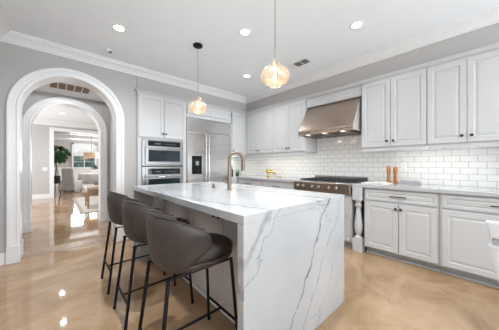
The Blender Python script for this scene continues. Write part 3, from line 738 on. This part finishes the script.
can(2.512, 2.845, 'small far recessed ceiling light near the room corner', e=62)
can(.543, 1.0, 'recessed ceiling light behind the view above the passage', e=130); can(2.513, -.9, 'recessed ceiling light over the breakfast side'); can(.543, -.9, 'recessed ceiling light at the left behind the camera', e=60)
can(.17, 4.40, 'added recessed light hidden behind the first arch to brighten the vestibule', 2.50, 26, 1.0, 3.1, .05)  # unseen lamp added to lift the dark vestibule
can(.155, 8.65, 'recessed ceiling light seen through the arches in the hall')
can(.155, 7.05, 'nearer hall ceiling light mirrored in the polished floor')
can(-.744, 8.47, 'left hall ceiling light beyond the arch')
sdv = thing('smoke_detector', 'small round detector on the ceiling above the arch', 'smoke detector', (.545, 3.467, ZC))
MB().lathe((.545, 3.467, ZC), [(.040, 0), (.040, -.018), (.030, -.028), (0, -.030)], 24).build('housing', plastic_white, sdv, 40)
MB().lathe((.56, 3.45, ZC), [(.020, -.0295), (.020, -.034), (0, -.036)], 16).build('sensor', black_metal, sdv)
cv = thing('ceiling_vent', 'small rectangular air vent in the ceiling right of the near pendant', 'vent', (2.80, 1.93, ZC))
MB().box((2.71, 1.77, ZC - .006), (2.89, 2.12, ZC - .0005), .002, 1).build('frame', plastic_white, cv)
for a, c in ((1.80, 1.90), (1.915, 2.015)): MB().box((2.735, a, ZC - .0085), (2.865, c, ZC - .0065)).build('grille', vent_dark, cv)
av = thing('return_vent', 'five-panel brown air vent in the ceiling between the two arches', 'vent', (.17, 4.75, 2.5))
MB().box((-.13, 4.55, 2.493), (.47, 4.98, 2.4995)).build('frame', plastic_white, av)
for k in range(5): MB().box((-.065 + k * .106, 4.58, 2.488), (.025 + k * .106, 4.93, 2.4925)).build('filter', vent_brown, av)

# ------------------------------------------------------------------ worktop objects
def mill(x, y, label, h, kind=0):
    t = thing('pepper_mill', label, 'pepper mill', (x, y, .92), 'wooden mills on the worktop')
    MB().lathe((x, y, .9205), [(.030, 0), (.031, .01), (.028, .03), (.022, .07), (.020, .11), (.024, .15), (.027, .165), (.026, h - .075), (0, h - .075)], 22).build('body', mill_wood, t, 50)
    MB().lathe((x, y, .9205 + h - .0745), [(.024, 0), (.027, .01), (.028, .03), (.022, .05), (.010, .056), (0, .057)], 22).build('head', mill_wood, t, 50)
    MB().lathe((x, y, .9205 + h - .017), [(.006, 0), (.007, .008), (0, .013)], 12).build('finial', brass, t)
mill(3.56, .950, 'taller wooden pepper mill on the left of the pair', .262)
mill(3.56, .868, 'wooden pepper mill standing right of its taller twin', .250)
bk = thing('open_book', 'open book with photographs lying on the worktop by the mills', 'book', (3.35, 1.04, .92))
for sgn, yc in ((1, 1.135), (-1, .955)):
    secs = []
    for i in range(7):
        f = i / 6; y = 1.045 + sgn * .165 * f; z = .9215 + .018 * math.sin(PI * min(1, f * .9 + .1)) * (1 - f * .6)
        secs.append([(3.24, y, .9213), (3.47, y, .9213), (3.47, y, z + .005), (3.24, y, z + .005)])
    MB().sweep(secs).build('page_block', paper, bk, 40)
MB().sweep([[(3.27, 1.045 + .03 + .1 * f, z), (3.42, 1.045 + .03 + .1 * f, z), (3.42, 1.045 + .03 + .1 * f, z + .002), (3.27, 1.045 + .03 + .1 * f, z + .002)] for f, z in ((0, .9445), (.5, .9438), (1, .9385))]).build('photo_print', photo_print, bk)
tr = thing('stone_tray', 'small grey rectangular stone box on the worktop right of the mills', 'tray', (3.50, .70, .92))
MB().box((3.46, .575, .9205), (3.56, .800, .965), .005, 2).build('body', grey_stone, tr)
MB().box((3.475, .60, .9655), (3.545, .775, .972), .002, 1).build('lid', grey_stone, tr)
MB().box((3.38, .62, .9205), (3.44, .72, .932), .003, 1).build('drip_plate', grey_stone, tr)
# brass pot filler style tap in the corner
bf = thing('brass_tap', 'polished brass tap with round body on the worktop near the corner', 'faucet', (3.45, 3.30, .92))
bx, by = 3.50, 3.26
MB().lathe((bx, by, .9205), [(.040, 0), (.042, .008), (.020, .020), (.016, .05), (.020, .07), (.045, .085), (.055, .12), (.045, .155), (.020, .168), (0, .170)], 22).build('body', brass, bf, 45)
MB().tube([(bx, by, 1.04), (bx - .03, by - .10, 1.03), (bx - .05, by - .20, 1.015), (bx - .06, by - .27, 1.0)], .018, 12, radii=[.030, .026, .022, .016]).build('spout', brass, bf, 50)
MB().tube([(bx - .01, by - .04, 1.05), (bx - .04, by - .16, 1.065)], .012, 10).build('lever', brass, bf, 50)
tag(MB().lathe((3.50, 2.93, .9205), [(.05, 0), (.06, .004), (.075, .010), (.070, .012), (0, .008)], 20).build('brass_dish', brass), 'small shallow brass dish on the worktop beside the brass tap', 'dish')
# herb pot
hp = thing('herb_plant', 'bright green herb plant in a small dark pot by the backsplash corner', 'potted plant', (3.24, 4.02, .92))
MB().lathe((3.24, 4.02, .9205), [(.032, 0), (.042, .065), (.044, .07), (.038, .07), (.036, .062), (0, .062)], 20).build('pot', pot_black, hp, 40)
b = MB()
for k in range(70):
    a = random.random() * 2 * PI; r = random.random() ** .5 * .065; z = .99 + random.random() * .085 * (1.2 - r / .065 * .5)
    c = Vector((3.24 + r * math.cos(a), 4.02 + r * math.sin(a), z)); q = Matrix.Rotation(random.random() * 6, 4, 'Z') @ Matrix.Rotation(random.uniform(-.8, .8), 4, 'X')
    vs_ = [b.bm.verts.new(c + (q @ Vector(p)) * .020) for p in ((-1, 0, 0), (-.3, .6, .15), (1, 0, 0), (-.3, -.6, .15))]; b.bm.faces.new(vs_)
b.build('leaves', bright_leaf, hp)
bo = thing('dark_bottle', 'slim black bottle on the worktop against the refrigerator side', 'bottle', (2.955, 3.86, .92))
MB().lathe((2.955, 3.86, .9205), [(.026, 0), (.028, .006), (.028, .13), (.020, .16), (.010, .18), (.009, .235), (0, .236)], 18).build('body', black_glass, bo, 50)
MB().lathe((2.955, 3.86, 1.157), [(.011, 0), (.011, .018), (0, .019)], 12).build('stopper', champagne, bo)
# pot of the small bowl behind the faucet
# outlets
op = thing('wall_outlet', 'white power outlet on the tiled wall right of the mills', 'outlet', (XW - .011, .80, 1.15))
MB().box((XW - .016, .765, 1.09), (XW - .0105, .835, 1.205), .002, 1).build('plate', plastic_white, op)
for z in (1.125, 1.17): MB().box((XW - .0175, .785, z - .014), (XW - .0165, .815, z + .014)).build('socket', marking_white, op)

# ------------------------------------------------------------------ pale chair at the right edge
ch = thing('upholstered_chair', 'pale grey upholstered chair cut off by the right edge of the photo', 'chair', (2.35, -.35, 0))
cm = []
def pad(name, m, a, c, bev=.025): MB().box(a, c, bev, 3).build(name, m, ch, 60)
def slanted(name, m, x0, x1, y0, y1, z0, z1, sl):
    b = MB(); t_ = bmesh.new(); bmesh.ops.create_cube(t_, size=1, matrix=Matrix.Translation(((x0 + x1) / 2, (y0 + y1) / 2, (z0 + z1) / 2)) @ Matrix.Diagonal((x1 - x0, y1 - y0, z1 - z0, 1)))
    bmesh.ops.bevel(t_, geom=t_.edges[:], offset=.012, segments=3, affect='EDGES')
    for v in t_.verts: v.co.y += sl * (v.co.z - z1) * (1 if v.co.y > (y0 + y1) / 2 else -1)
    b.merge(t_); b.build(name, m, ch, 60)
def slab(name, m, pts_, x0=1.985, x1=2.055):
    b_ = MB().prism([(x0, y, z) for y, z in pts_], (x1 - x0, 0, 0))
    bmesh.ops.bevel(b_.bm, geom=b_.bm.edges[:], offset=.006, segments=2, affect='EDGES'); b_.build(name, m, ch, 60)
slab('backrest', pale_fabric, [(.010, .825), (-.013, .728), (-.50, .728), (-.54, .825)])
slab('lower_back', pale_fabric, [(-.003, .684), (-.062, .385), (-.46, .385), (-.51, .684)])
slab('back_gap_shade', shadow_fabric, [(-.020, .735), (-.020, .680), (-.49, .680), (-.49, .735)], 2.0, 2.045)  # dark panel put in for the shade in the gap between the pads
pad('seat', pale_fabric, (2.06, -.47, .40), (2.50, -.09, .48))
for x, y in ((2.03, -.09), (2.03, -.48), (2.45, -.09), (2.45, -.48)): MB().tube([(x, y, 0), (x, y, .43)], .018, 10, radii=[.013, .02]).build('leg', shadow_fabric, ch, 40)

# ------------------------------------------------------------------ hall and dining things
sw = thing('light_switch', 'white light switch plate on the grey hall wall', 'light switch', (-.25, YF - .002, 1.0))
MB().box((-.33, YF - .008, .98), (-.21, YF - .001, 1.09), .002, 1).build('plate', plastic_white, sw)
for x in (-.30, -.245): MB().box((x - .016, YF - .012, 1.005), (x + .016, YF - .0085, 1.065), .001, 1).build('rocker', plastic_white, sw)
rug = tag(MB().box((.44, 6.55, 0.001), (2.2, 9.9, .010), .003, 1).build('area_rug', rug_edge), 'beige rug with darker border lying under the wooden bench', 'rug')
MB().box((.53, 6.64, .0102), (2.11, 9.81, .012)).build('rug_field', rug_mat, rug)
bn = thing('bench', 'small wooden bench with beige cushioned seat on the rug', 'bench', (1.0, 7.8, .012))
bx0, bx1, by0, by1 = .63, 1.13, 7.12, 7.75
MB().box((bx0 - .02, by0 - .02, .50), (bx1 + .02, by1 + .02, .59), .03, 3).build('cushion', cushion_beige, bn, 60)
MB().box((bx0, by0, .43), (bx1, by1, .499), .004, 1).build('seat_frame', bench_wood, bn)
for x in (bx0, bx1 - .045):
    for y in (by0, by1 - .045): MB().box((x, y, .0125), (x + .045, y + .045, .43), .004, 1).build('leg', bench_wood, bn)
MB().box((bx0 + .01, by0 + .05, .10), (bx0 + .035, by1 - .05, .13)).box((bx1 - .035, by0 + .05, .10), (bx1 - .01, by1 - .05, .13)).build('stretcher', bench_wood, bn)
# fiddle leaf tree in stand
pt = thing('potted_fig_tree', 'tall green fig tree in a black stand beyond the hall opening', 'potted plant', (.13, 11.3, 0))
MB().lathe((.01, 11.4, .45), [(.10, 0), (.13, .05), (.15, .28), (.155, .30), (.14, .30), (.13, .27), (0, .27)], 22).build('pot', pot_black, pt, 40)
for k in range(3):
    a = k * 2 * PI / 3 + .4
    MB().tube([(.01 + .17 * math.cos(a), 11.4 + .17 * math.sin(a), 0), (.01 + .10 * math.cos(a), 11.4 + .10 * math.sin(a), .25), (.01 + .14 * math.cos(a), 11.4 + .14 * math.sin(a), .55)], .014, 8).build('stand_leg', black_metal, pt, 50)
MB().tube([(.01, 11.4, .70), (.03, 11.4, 1.1), (.0, 11.38, 1.5), (.05, 11.4, 1.95)], .02, 8).tube([(.01, 11.39, 1.2), (.15, 11.3, 1.6)], .012, 6).build('trunk', bark, pt, 50)
b = MB()
for k in range(150):
    a = random.random() * 2 * PI; el = random.uniform(-1, 1); r = .22 + .22 * random.random()
    c = Vector((.08 + r * .9 * math.cos(a) * math.sqrt(1 - el * el * .9), 11.4 + r * math.sin(a), 1.60 + el * .30))
    q = Matrix.Rotation(a, 4, 'Z') @ Matrix.Rotation(random.uniform(-.3, 1.1), 4, 'Y') @ Matrix.Rotation(random.uniform(-.5, .5), 4, 'X')
    L_ = random.uniform(.09, .13)
    P_ = [(-1, 0, 0), (-.4, .45, .1), (.35, .62, .08), (1, 0, -.12), (.35, -.62, .08), (-.4, -.45, .1)]
    v_ = [b.bm.verts.new(c + (q @ Vector(p)) * L_) for p in P_]
    b.bm.faces.new((v_[0], v_[1], v_[2], v_[3])); b.bm.faces.new((v_[0], v_[3], v_[4], v_[5]))
b.build('foliage', leaf_green, pt)
# dining table with cloth and chairs
dt = thing('dining_table', 'round pedestal dining table under a white cloth by the far window', 'table', (1.55, 13.4, 0))
MB().lathe((1.55, 13.4, 0), [(.35, 0), (.33, .04), (.08, .10), (.07, .68), (.30, .70), (.30, .72), (0, .72)], 28).build('pedestal', bench_wood, dt, 40)
secs = []
for i in range(49):
    a = 2 * PI * i / 48; w = .03 * math.sin(a * 9)
    secs.append([(1.55 + r * math.cos(a), 13.4 + r * math.sin(a), z) for r, z in ((.02, .735), (.68, .735), (.70, .725), (.71 + w, .50), (.73 + w * 1.6, .28))])
g = MB().sweep(secs, closed=False).build('tablecloth', white_fabric, None, 60); tag(g, 'white cloth hanging over the round dining table', 'tablecloth')
sl_ = g.modifiers.new('thick', 'SOLIDIFY'); sl_.thickness = .004
def dining_chair():
    t = thing('dining_chair', 'white slipcovered dining chair nearest the fig tree', 'chair', (0, 0, 0), 'white slipcovered dining chairs')
    MB().box((-.25, -.24, .05), (.25, .24, .47), .03, 3).build('skirted_seat', white_fabric, t, 60)
    bb = bmesh.new(); bmesh.ops.create_cube(bb, size=1, matrix=Matrix.Translation((0, -.25, .66)) @ Matrix.Diagonal((.50, .10, .72, 1)))
    bmesh.ops.bevel(bb, geom=bb.edges[:], offset=.035, segments=3, affect='EDGES')
    for v in bb.verts: v.co.y -= .12 * max(0, v.co.z - .45)
    m_ = MB(); m_.merge(bb); m_.build('backrest', white_fabric, t, 60)
    for x in (-.2, .2):
        for y in (-.2, .2): MB().box((x - .02, y - .02, 0), (x + .02, y + .02, .052)).build('leg', bench_wood, t)
    return t
dc = dining_chair(); dc.location = (.60, 12.55, 0); dc.rotation_euler = (0, 0, -.7)
for x, y, r, lb in ((1.80, 12.22, .2, 'white slipcovered dining chair at the near side of the table'), (2.68, 12.9, 1.1, 'white slipcovered dining chair at the right of the table'), (.42, 13.7, -1.6, 'white slipcovered dining chair left of the table by the window')):
    o = copy_tree(dc, (x, y, 0), lb); o.rotation_euler = (0, 0, r)
ct = thing('table_plant', 'leafy green plant in a glass vase on the dining table', 'potted plant', (1.5, 13.4, .74))
MB().lathe((1.5, 13.4, .741), [(.06, 0), (.08, .05), (.07, .15), (.05, .18), (0, .18)], 18).build('vase', clear_glass, ct, 40)
b = MB()
for k in range(60):
    a = random.random() * 2 * PI; r = random.random() * .22; c = Vector((1.5 + r * math.cos(a), 13.4 + r * math.sin(a), .98 + random.random() * .2 * (1 - r * 2)))
    q = Matrix.Rotation(a, 4, 'Z') @ Matrix.Rotation(random.uniform(-.6, .8), 4, 'Y')
    b.bm.faces.new([b.bm.verts.new(c + (q @ Vector(p)) * .07) for p in ((-1, 0, 0), (0, .5, .1), (1, 0, 0), (0, -.5, .1))])
b.tube([(1.5, 13.4, .93), (1.5, 13.4, 1.05)], .02, 6); b.build('leaves', leaf_green, ct)
chd = thing('chandelier', 'gold drum chandelier hanging in front of the far window', 'chandelier', (1.42, 13.4, ZC))
MB().lathe((1.36, 13.4, ZC), [(.07, -.001), (.07, -.02), (0, -.03)], 20).build('canopy', champagne, chd)
MB().tube([(1.36, 13.4, ZC - .02), (1.36, 13.4, 1.81)], .008, 6).build('rod', champagne, chd)
g = MB(); n = 32
ring = [[g.bm.verts.new((1.36 + .33 * math.cos(2 * PI * k / n), 13.4 + .33 * math.sin(2 * PI * k / n), z)) for k in range(n)] for z in (1.53, 1.62, 1.71, 1.80)]
for i in range(3):
    for k in range(n): g.bm.faces.new((ring[i][k], ring[i][(k + 1) % n], ring[i + 1][(k + 1) % n], ring[i + 1][k]))
go = g.build('drum_shade', gold_shade, chd); so = go.modifiers.new('thick', 'SOLIDIFY'); so.thickness = .01
for k in range(4):
    a = k * PI / 2; MB().tube([(1.36, 13.4, 1.80), (1.36 + .32 * math.cos(a), 13.4 + .32 * math.sin(a), 1.77)], .006, 6).build('spoke', champagne, chd)
    MB().lathe((1.36 + .15 * math.cos(a), 13.4 + .15 * math.sin(a), 1.59), [(.015, 0), (.02, .05), (.008, .11), (0, .12)], 10).build('bulb', bulb_glow, chd)
